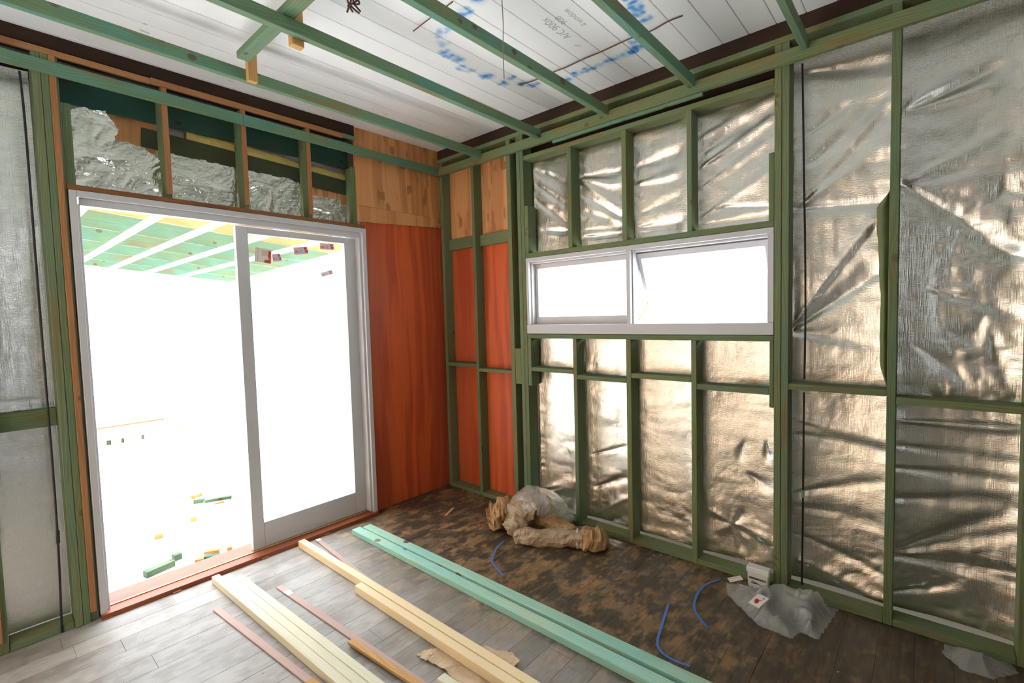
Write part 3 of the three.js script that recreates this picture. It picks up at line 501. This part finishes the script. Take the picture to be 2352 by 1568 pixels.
// ------------------------------------------------------------------ timber lying on the floor
{
  const tl = 'teal studs lying on the floor', yl = 'yellow primed battens on the floor', cl = 'cream battens on the floor', pl = 'pink strips on the floor';
  single('timber_length', stick(-1.038, 0.0175, 0.183, -1.036, 0.0175, 3.6, 0.064, 0.035), M.teal, 'long teal treated timber on the floor, the left of the pair', 'timber', tl);
  single('timber_length', stick(-0.967, 0.0175, 0.205, -0.936, 0.0175, 3.6, 0.064, 0.035), M.teal, 'long teal treated timber on the floor, the right of the pair, nearer the window', 'timber', tl);
  single('timber_length', stick(-1.377, 0.0245, 0.078, -1.372, 0.0245, 3.1, 0.043, 0.045), M.yellow, 'longer yellow batten reaching from the door sill', 'timber', yl);
  single('timber_length', stick(-1.424, 0.0245, 0.853, -1.418, 0.0245, 3.1, 0.043, 0.045), M.yellow, 'shorter yellow batten lying against the left side of the longer one', 'timber', yl);
  single('timber_length', stick(-1.894, 0.02, 0.1, -1.793, 0.02, 3.0, 0.04, 0.04), M.pale, 'cream batten touching the door sill, left of the three', 'timber', cl);
  single('timber_length', stick(-1.8525, 0.02, 0.143, -1.751, 0.02, 3.0, 0.04, 0.04), M.pale, 'cream batten, middle of the three side by side', 'timber', cl);
  single('timber_length', stick(-1.809, 0.02, 0.212, -1.709, 0.02, 3.0, 0.04, 0.04), M.pale, 'cream batten, right of the three, ending furthest from the sill', 'timber', cl);
  single('timber_length', stick(-1.573, 0.02, 1.722, -1.55, 0.02, 3.0, 0.043, 0.04), M.pale, 'cream batten end showing at the bottom edge beside the brown paper', 'timber', cl);
  single('timber_strip', stick(-1.985, 0.004, 0.404, -1.882, 0.004, 1.62, 0.034, 0.008), M.pink, 'flat pink strip on the grey floorboards, leftmost on the floor', 'timber', pl);
  const p2 = thing('timber_strip', 'flat pink strip with a white sticker near its end, right of the cream battens', 'timber', pl);
  part(p2, 'strip', stick(-1.684, 0.004, 0.452, -1.60, 0.004, 2.1, 0.034, 0.008), M.pink); part(p2, 'sticker', stick(-1.6805, 0.0083, 0.535, -1.678, 0.0083, 0.59, 0.03, 0.0006, 0.0002), M.paper); settle(p2);
  const p3 = thing('timber_strip', 'flat pink strip with a white tip by the sill, running under the longer yellow batten', 'timber', pl);
  part(p3, 'strip', stick(-1.265, 0.004, 0.09, -1.335, 0.004, 0.88, 0.03, 0.008), M.pink); part(p3, 'sticker', stick(-1.2645, 0.0083, 0.072, -1.2665, 0.0083, 0.105, 0.03, 0.0012, 0.0002), M.paper); settle(p3);
  single('pine_offcut', stick(-1.681, 0.0165, 1.21, -1.62, 0.0165, 2.05, 0.03, 0.016), M.raw, 'rough orange pine offcut lying on the pink strip with the sticker', 'timber', 'pine offcuts on the pink strips');
  single('pine_offcut', stick(-1.92, 0.0165, 1.296, -1.889, 0.0165, 1.6, 0.034, 0.016), M.raw, 'orange pine offcut at the bottom edge on the leftmost pink strip', 'timber', 'pine offcuts on the pink strips');
  single('wood_chip', stick(-0.466, 0.005, 0.48, -0.33, 0.005, 0.415, 0.022, 0.007), M.raw, 'splinter of orange wood on the dark floor in front of the red panel', 'offcut');
}
// kraft paper sheet under the yellow battens
single('paper_sheet', scrapFloor([[-1.535, 1.50], [-1.45, 1.545], [-1.40, 1.50], [-1.34, 1.64], [-1.31, 1.70], [-1.262, 1.84], [-1.282, 1.90], [-1.33, 1.90], [-1.40, 1.95], [-1.49, 1.93], [-1.52, 1.80], [-1.52, 1.66]], 0.001, 0.034), std({ color: lin(0.62, 0.43, 0.26), roughness: 0.75, bumpMap: tCrump, bumpScale: 0.008, side: THREE.DoubleSide }), 'torn brown kraft paper sheet under the yellow battens at the bottom edge', 'paper');
function scrapFloor(poly, y, amp, cell = 0.008, s = 0) {
  const xs = poly.map((p) => p[0]), zs = poly.map((p) => p[1]), x0 = Math.min(...xs), x1 = Math.max(...xs), z0 = Math.min(...zs), z1 = Math.max(...zs);
  const under = (x) => sstep(-1.36, -1.33, x) + sstep(-1.44, -1.47, x);
  return sheet(z0, z1, x0, x1, cell, (z, x) => [x, Math.min(0.002, y) + amp * 0.6 * Math.pow(ridge(x * 10 + s, z * 8, 3), 2) * clamp(under(x), 0, 1), z], (z, x) => !inside(poly, x + 0.01 * (vn(z * 40 + s, 3) - 0.5), z + 0.01 * (vn(x * 40 + s, 8) - 0.5)));
}

// ------------------------------------------------------------------ bag of kraft paper in plastic, by the window wall
function sleeve(pts, seg = 90, rad = 28, amp = 0.012, s = 0, end = true) {    // pts: [x, y, z, width, height]
  const C = new THREE.CatmullRomCurve3(pts.map((p) => new THREE.Vector3(p[0], p[1], p[2]))), n = pts.length - 1;
  const pos = [], uv = [], idx = [], T = new THREE.Vector3(), U = new THREE.Vector3(0, 1, 0), N = new THREE.Vector3(), B = new THREE.Vector3();
  for (let i = 0; i <= seg; i++) {
    const t = i / seg, c = C.getPoint(t); C.getTangent(t, T); N.crossVectors(U, T).normalize(); B.crossVectors(T, N).normalize();
    const k = Math.min(n - 1, Math.floor(t * n)), f = t * n - k, w = mix(pts[k][3], pts[k + 1][3], f), h = mix(pts[k][4], pts[k + 1][4], f), cap = end ? Math.sqrt(clamp(Math.min(t, 1 - t) * 16, 0, 1)) : 1;
    for (let j = 0; j <= rad; j++) {
      const a = (j / rad) * Math.PI * 2, ca = Math.cos(a), sa = Math.sin(a), se = Math.pow(Math.pow(Math.abs(ca), 2.8) + Math.pow(Math.abs(sa), 2.8), -1 / 2.8), m = amp / Math.max(w, h), q = se * (1 + m * 2.4 * (ridge(t * 5 + s + 0.9 * ca, 1.6 * sa + s + t * 2, 2) - 0.6) + m * 1.6 * (ridge(t * 2.6 + s, ca * 1.7 + sa * 2.3 + s, 2) - 0.5) + m * 0.7 * (ridge(t * 16 + s, ca * 5 + sa * 6, 2) - 0.5));
      const p = c.clone().addScaledVector(N, ca * w * q * cap).addScaledVector(B, sa * h * q * cap); pos.push(p.x, Math.max(0.001, p.y), p.z); uv.push(t * C.getLength(), (j / rad) * 0.3);
    }
  }
  for (let i = 0; i < seg; i++) for (let j = 0; j < rad; j++) { const a = i * (rad + 1) + j, b = a + rad + 1; idx.push(a, a + 1, b, b, a + 1, b + 1); }
  const g = new THREE.BufferGeometry(); g.setAttribute('position', new THREE.Float32BufferAttribute(pos, 3)); g.setAttribute('uv', new THREE.Float32BufferAttribute(uv, 2)); g.setIndex(idx); const fl = g.toNonIndexed(); fl.computeVertexNormals(); return fl;
}
{
  const t = thing('paper_bag', 'folded brown paper sack in clear plastic slumped on the floor against the window wall', 'bag');
  part(t, 'lower_arm', sleeve([[-0.465, 0.04, 1.15, 0.03, 0.035], [-0.42, 0.048, 1.24, 0.05, 0.045], [-0.35, 0.05, 1.37, 0.052, 0.048], [-0.28, 0.055, 1.50, 0.055, 0.05], [-0.235, 0.06, 1.58, 0.06, 0.055]], 26, 14, 0.012, 1), M.wrap);
  part(t, 'bunched_end', sleeve([[-0.255, 0.06, 1.54, 0.058, 0.054], [-0.215, 0.065, 1.61, 0.075, 0.065], [-0.18, 0.075, 1.665, 0.06, 0.055], [-0.165, 0.085, 1.69, 0.02, 0.03]], 14, 13, 0.022, 5), M.kraft);
  part(t, 'tie', new THREE.TorusGeometry(0.058, 0.005, 8, 30).rotateY(0.52).translate(-0.262, 0.058, 1.527), M.paper, 'white tie');
  part(t, 'upper_arm', sleeve([[-0.46, 0.045, 1.14, 0.03, 0.03], [-0.41, 0.085, 1.12, 0.06, 0.045], [-0.34, 0.14, 1.11, 0.095, 0.055], [-0.27, 0.19, 1.13, 0.12, 0.06], [-0.2, 0.185, 1.19, 0.11, 0.06], [-0.165, 0.14, 1.25, 0.08, 0.05]], 26, 15, 0.026, 9), M.wrap);
  part(t, 'inner_fold', sleeve([[-0.2, 0.11, 1.15, 0.06, 0.05], [-0.21, 0.08, 1.26, 0.06, 0.045], [-0.21, 0.06, 1.38, 0.055, 0.04], [-0.22, 0.05, 1.48, 0.04, 0.04]], 18, 12, 0.012, 13), M.kraft);
  part(t, 'open_mouth', sleeve([[-0.3, 0.14, 1.02, 0.07, 0.05], [-0.35, 0.115, 0.965, 0.09, 0.06], [-0.40, 0.085, 0.915, 0.085, 0.06], [-0.43, 0.075, 0.88, 0.05, 0.045]], 17, 15, 0.05, 17, true), M.kraft, 'crumpled torn mouth of brown paper');
  part(t, 'plastic_cover', sleeve([[-0.33, 0.15, 1.10, 0.09, 0.05], [-0.26, 0.2, 1.13, 0.14, 0.075], [-0.18, 0.19, 1.2, 0.13, 0.075], [-0.12, 0.12, 1.3, 0.09, 0.06], [-0.09, 0.05, 1.36, 0.05, 0.04]], 30, 18, 0.02, 23), M.film, 'clear plastic film');
  part(t, 'plastic_tail', scrapFloor([[-0.22, 1.25], [-0.10, 1.28], [-0.04, 1.42], [-0.06, 1.60], [-0.09, 1.76], [-0.16, 1.73], [-0.14, 1.6], [-0.2, 1.45]], 0.02, 0.10, 0.007, 6), M.film, 'clear plastic film');
  settle(t);
}
// clear plastic bag, film and tub by the double stud
function film(poly, h, s, cell = 0.007) {
  const xs = poly.map((p) => p[0]), zs = poly.map((p) => p[1]), x0 = Math.min(...xs), x1 = Math.max(...xs), z0 = Math.min(...zs), z1 = Math.max(...zs);
  const edge = (x, z) => { let m = 9; for (let i = 0, j = poly.length - 1; i < poly.length; j = i++) { const [a, b] = poly[i], [c, d] = poly[j], L = (c - a) ** 2 + (d - b) ** 2, t = clamp(((x - a) * (c - a) + (z - b) * (d - b)) / L, 0, 1); m = Math.min(m, Math.hypot(x - a - t * (c - a), z - b - t * (d - b))); } return m; };
  return sheet(z0, z1, x0, x1, cell, (z, x) => { const e = sstep(0, 0.09, edge(x, z)); return [x, 0.004 + h * e * (0.15 + 1.25 * Math.pow(ridge(x * 4.5 + s + 0.8 * vn(z * 6, x * 6), z * 5 + vn(x * 5, z * 5), 3), 2)) + 0.006 * (1 - e) * vn(x * 11 + s, z * 11), z]; }, (z, x) => !inside(poly, x, z));
}
{
  const t = thing('plastic_bag', 'crumpled clear plastic bag with white labels on the floor near the double stud', 'bag', 'clear plastic on the floor');
  const poly = [[-0.11, 2.39], [-0.22, 2.43], [-0.30, 2.52], [-0.39, 2.62], [-0.40, 2.76], [-0.32, 2.78], [-0.335, 2.85], [-0.19, 2.87], [-0.012, 2.89], [-0.012, 2.78], [-0.02, 2.64], [-0.075, 2.6], [-0.08, 2.48]];
  part(t, 'film', film(poly, 0.105, 4), M.film);
  const red = canvasTex(128, 96, (g) => { g.fillStyle = '#f2efe9'; g.fillRect(0, 0, 128, 96); g.fillStyle = '#c3202a'; g.beginPath(); g.ellipse(50, 40, 26, 17, -0.5, 0, 7); g.fill(); g.beginPath(); g.moveTo(40, 50); g.lineTo(80, 62); g.lineTo(52, 30); g.fill(); g.strokeStyle = '#b4535a'; g.lineWidth = 2; g.beginPath(); g.moveTo(64, 56); g.lineTo(100, 74); g.stroke(); g.beginPath(); g.arc(104, 66, 6, 0, 7); g.fill(); });
  const note = canvasTex(128, 64, (g) => { g.fillStyle = '#e9e0d2'; g.fillRect(0, 0, 128, 64); g.strokeStyle = '#6b665e'; g.lineWidth = 2; g.setLineDash([7, 3, 4, 3]); for (let k = 0; k < 2; k++) { g.beginPath(); g.moveTo(12, 12 + k * 8); g.lineTo(116, 12 + k * 8); g.stroke(); } });
  const lab = (x, z, w, d, turn, tex, y, tilt = 0) => { const g = new THREE.BoxGeometry(w, 0.0008, d); g.rotateZ(tilt); g.rotateY(turn); g.translate(x, y, z); part(t, 'label', g, std({ map: tex, roughness: 0.6 })); };
  lab(-0.30, 2.60, 0.085, 0.055, -0.35, red, 0.078, 0.25); lab(-0.155, 2.45, 0.07, 0.04, -0.9, note, 0.07, 0.2);
  settle(t);
  single('plastic_bag', film([[-0.02, 3.28], [-0.10, 3.27], [-0.18, 3.33], [-0.17, 3.42], [-0.06, 3.50], [-0.012, 3.48]], 0.05, 11), M.film, 'dim plastic film lying in the dark corner at the bottom right', 'bag', 'clear plastic on the floor');
  const b = thing('plastic_tub', 'small white plastic tub with dark print standing against the double stud', 'tub');
  const front = canvasTex(256, 256, (g) => { g.fillStyle = '#ddd6cb'; g.fillRect(0, 0, 256, 256); g.fillStyle = '#7d6f78'; g.fillRect(10, 60, 235, 44); g.fillStyle = '#3a3048'; g.fillRect(16, 66, 190, 28); g.fillStyle = '#9aa39a'; g.fillRect(150, 56, 70, 16); g.strokeStyle = '#51455e'; g.lineWidth = 16; g.beginPath(); g.moveTo(44, 140); g.bezierCurveTo(120, 150, 150, 200, 226, 216); g.stroke(); g.fillStyle = '#3b3350'; g.fillRect(38, 168, 90, 24); g.fillStyle = '#a2685e'; g.fillRect(196, 214, 50, 10); });
  const body = new RoundedBoxGeometry(0.05, 0.078, 0.104, 2, 0.006); { const p = body.attributes.position; for (let i = 0; i < p.count; i++) { const k = 1 - 0.08 * (0.5 - p.getY(i) / 0.078); p.setX(i, p.getX(i) * k); p.setZ(i, p.getZ(i) * k); } body.computeVertexNormals(); }
  body.translate(-0.034, 0.04, 2.535); part(b, 'body', body, M.paper);
  part(b, 'lid', box(-0.062, 0.0795, 2.479, -0.006, 0.112, 2.591, 0.006), M.paper);
  const pr = new THREE.BoxGeometry(0.0006, 0.066, 0.092); pr.rotateZ(-0.03); pr.translate(-0.0598, 0.042, 2.535); part(b, 'printed_label', pr, std({ map: front, roughness: 0.6 }), 'dark print');
  settle(b);
}
// blue strapping
{
  const gr = 'blue strapping offcuts on the floor';
  const strap = (pts, label) => { const C = new THREE.CatmullRomCurve3(pts.map((p) => new THREE.Vector3(...p))), n = 60, pos = [], idx = []; const T = new THREE.Vector3(); for (let i = 0; i <= n; i++) { const c = C.getPoint(i / n); C.getTangent(i / n, T); const s = new THREE.Vector3(-T.z, 0, T.x).normalize().multiplyScalar(0.0058); for (const [k, y] of [[1, 0], [1, 0.0012], [-1, 0.0012], [-1, 0]]) pos.push(c.x + s.x * k, c.y + y, c.z + s.z * k); } for (let i = 0; i < n; i++) for (let j = 0; j < 4; j++) { const a = i * 4 + j, b = i * 4 + ((j + 1) % 4); idx.push(a, b, a + 4, b, b + 4, a + 4); } idx.push(0, 2, 1, 0, 3, 2, n * 4, n * 4 + 1, n * 4 + 2, n * 4, n * 4 + 2, n * 4 + 3); const g = new THREE.BufferGeometry(); g.setAttribute('position', new THREE.Float32BufferAttribute(pos, 3)); g.setIndex(idx); const h = g.toNonIndexed(); h.computeVertexNormals(); single('packing_strap', h, M.blue, label, 'strap', gr); };
  strap([[-0.50, 0.006, 1.10], [-0.619, 0.012, 1.143], [-0.742, 0.006, 1.224], [-0.774, 0.003, 1.292], [-0.807, 0.001, 1.375]], 'curved piece of blue strap beside the fold of the paper sack');
  strap([[-0.49, 0.004, 2.224], [-0.676, 0.008, 2.27], [-0.808, 0.004, 2.309], [-0.842, 0.002, 2.351], [-0.848, 0.001, 2.418], [-0.84, 0.001, 2.466]], 'blue strap bent like a hook next to the teal timbers');
  strap([[-0.10, 0.004, 2.35], [-0.208, 0.012, 2.312], [-0.356, 0.014, 2.315], [-0.453, 0.008, 2.344], [-0.507, 0.003, 2.393], [-0.543, 0.001, 2.436]], 'thin blue strap arching on the dark floor left of the clear plastic bag');
}
// sawdust and crumbs on the boards
{
  const N = 420, im = new THREE.InstancedMesh(new THREE.TetrahedronGeometry(0.003), std({ color: lin(1, 1, 1), roughness: 0.9 }), N), o = new THREE.Object3D(); im.name = 'sawdust_crumbs';
  for (let k = 0; k < N; k++) {
    const x = rr(-3.0, -0.1), z = rr(0.06, 3.0); o.position.set(x, 0.0012, z); o.rotation.set(rr(0, 6), rr(0, 6), rr(0, 6)); o.scale.set(rr(0.3, 1.3), rr(0.3, 0.6), rr(0.3, 1.3)); o.updateMatrix(); im.setMatrixAt(k, o.matrix);
    im.setColorAt(k, rnd() < 0.45 ? lin(0.75, 0.7, 0.6) : rnd() < 0.5 ? lin(0.12, 0.09, 0.06) : lin(0.5, 0.35, 0.18));
  }
  im.receiveShadow = true; im.userData.kind = 'stuff'; tag(im, 'sawdust and small wood crumbs scattered over the floorboards', 'debris'); scene.add(im);
}

// ------------------------------------------------------------------ outside the door: patio
const deck = struct('patio_deck');
for (let k = 0; k < 34; k++) part(deck, 'deck_board', box(-4.6, -0.11, -0.245 - k * 0.14 - 0.135, -0.47, -0.08, -0.245 - k * 0.14, 0.004), M.deck);
const ground = struct('ground');
{ const g = new THREE.PlaneGeometry(160, 160); g.rotateX(-Math.PI / 2); g.translate(0, -1.0, 0); part(ground, 'paving', g, M.concrete); }
const side = struct('patio_wall');
part(side, 'wall_panel', (() => { const g = box(-0.455, -0.1, -4.95, -0.33, 2.13, -0.24, 0.004), p = g.attributes.position; for (let i = 0; i < p.count; i++) if (p.getY(i) > 1) p.setY(i, 2.0 + 0.135 * ((p.getZ(i) + 4.9) / 4.1)); return g; })(), M.outWhite);
{
  const roof = struct('patio_roof');
  const slope = -0.0915;
  const J = (z, mat) => { const g = box(-4.4, 2.30 - slope * -2.4 * -1, z - 0.045, 1.6, 2.30, z); const L = new THREE.Matrix4(); const q = new RoundedBoxGeometry(6.2, 0.2, 0.045, 1, 0.003); boardUV(q, 0); q.translate(0, 0.1, 0); q.rotateZ(Math.atan(slope)); q.translate(-1.4, 2.30 + slope * 0.6, z - 0.0225); g.dispose(); part(roof, 'rafter', q, mat); };
  J(-1.17, M.roofRaw); for (const z of [-0.45, -1.9, -2.62, -3.32, -4.05, -4.75]) J(z, M.roofGreen);
  for (const x of [-3.4, -2.95, -2.55, -2.2, -1.83, -1.5, -1.13, -0.75]) { const y = 2.30 + slope * (x + 2); part(roof, 'batten', box(x - 0.02, y - 0.042, -4.95, x + 0.02, y - 0.006, -0.3), M.outWhite, 'white-painted batten'); }
  part(roof, 'end_beam', box(-4.4, 1.87, -5.0, -0.47, 2.07, -4.92), M.white, 'white lintel at the far end');
}
{
  const gr = 'timber offcuts on the patio deck', Y = -0.0795;
  const cut = (x0, z0, x1, z1, w, h, mat, label, y = Y) => single('timber_offcut', stick(x0, y + h / 2, z0, x1, y + h / 2, z1, w, h), mat, label, 'offcut', gr);
  cut(-2.115, -0.475, -1.955, -0.515, 0.05, 0.04, M.roofGreen, 'longest pale green offcut on the deck just outside the open door');
  cut(-1.94, -0.585, -1.895, -0.595, 0.045, 0.04, M.roofGreen, 'short green offcut behind the longest one on the deck');
  cut(-2.36, -0.35, -2.215, -0.335, 0.05, 0.022, M.roofGreen, 'green offcut half hidden by the left door jamb');
  cut(-1.86, -0.405, -1.815, -0.385, 0.05, 0.04, M.roofRaw, 'orange block at the front of the offcut heap by the sill');
  cut(-1.81, -0.42, -1.735, -0.36, 0.045, 0.035, M.roofGreen, 'green offcut beside the orange block by the sill');
  cut(-1.775, -0.505, -1.70, -0.455, 0.045, 0.03, M.roofRaw, 'tan offcut lying across the back of the heap by the sill');
  cut(-1.66, -0.44, -1.63, -0.43, 0.03, 0.03, M.roofRaw, 'small knotty block at the right end of the heap by the sill');
  single('timber_offcut', box(-1.725, Y, -0.56, -1.70, 0.02, -0.545), M.pale, 'thin pale offcut standing upright behind the heap', 'offcut', gr);
  cut(-1.665, -1.235, -1.625, -1.225, 0.035, 0.035, M.roofRaw, 'lone small tan block in the middle of the deck');
  cut(-1.935, -1.085, -1.885, -1.075, 0.035, 0.035, M.roofRaw, 'lone tan block left of the middle of the deck');
  cut(-1.52, -1.67, -1.455, -1.63, 0.06, 0.035, M.roofGreen, 'green offcut at the left of the far heap on the deck');
  cut(-1.46, -1.60, -1.27, -1.52, 0.035, 0.025, M.roofGreen, 'long thin green offcut pointing right from the far heap');
  cut(-1.50, -1.80, -1.43, -1.83, 0.06, 0.03, M.roofRaw, 'tan block on top at the back of the far heap', Y);
  cut(-1.42, -1.48, -1.35, -1.47, 0.03, 0.016, M.roofRaw, 'small tan sliver in front of the far heap');
}
{
  const t = thing('stair_railing', 'low white railing with a red-brown top rail beyond the deck', 'railing');
  part(t, 'top_rail', stick(-1.95, 0.13, -5.2, -0.93, 0.13, -5.2, 0.05, 0.022), M.head, 'red-brown top rail');
  part(t, 'bottom_rail', stick(-1.95, -0.35, -5.2, -0.93, -0.35, -5.2, 0.04, 0.03), M.outWhite);
  for (let k = 0; k < 8; k++) part(t, 'baluster', stick(-1.93 + k * 0.14, -0.95, -5.2, -1.93 + k * 0.14, 0.12, -5.2, 0.045, 0.045), M.outWhite);
  for (const [x, w] of [[-1.86, 0.06], [-1.58, 0.1], [-1.42, 0.07], [-1.2, 0.04]]) part(t, 'lower_panel', box(x, -0.28, -5.26, x + w, -0.06, -5.245), M.board, 'grey-green panel');
  settle(t);
  const s = thing('garden_shrub', 'small bright green leafy shrub beyond the deck', 'shrub');
  part(s, 'stem', tube([[-0.55, -1.0, -5.6], [-0.54, -0.6, -5.6], [-0.5, -0.2, -5.62]], 0.012, 16, 6), M.wire);
  const leaf = std({ color: lin(0.10, 0.22, 0.01), side: THREE.DoubleSide, roughness: 0.5 });
  for (let k = 0; k < 34; k++) { const g = new THREE.SphereGeometry(0.06, 8, 5); g.scale(1, 0.12, 0.5); g.rotateY(rr(0, 6)); g.rotateX(rr(-0.8, 0.8)); g.translate(-0.53 + rr(-0.2, 0.2), -0.3 + rr(-0.35, 0.25), -5.62 + rr(-0.15, 0.15)); part(s, 'leaf', g, leaf); }
  settle(s);
}

scene.traverse((o) => { if (o.isMesh) o.castShadow = o.receiveShadow = true; });
renderer.render(scene, camera);
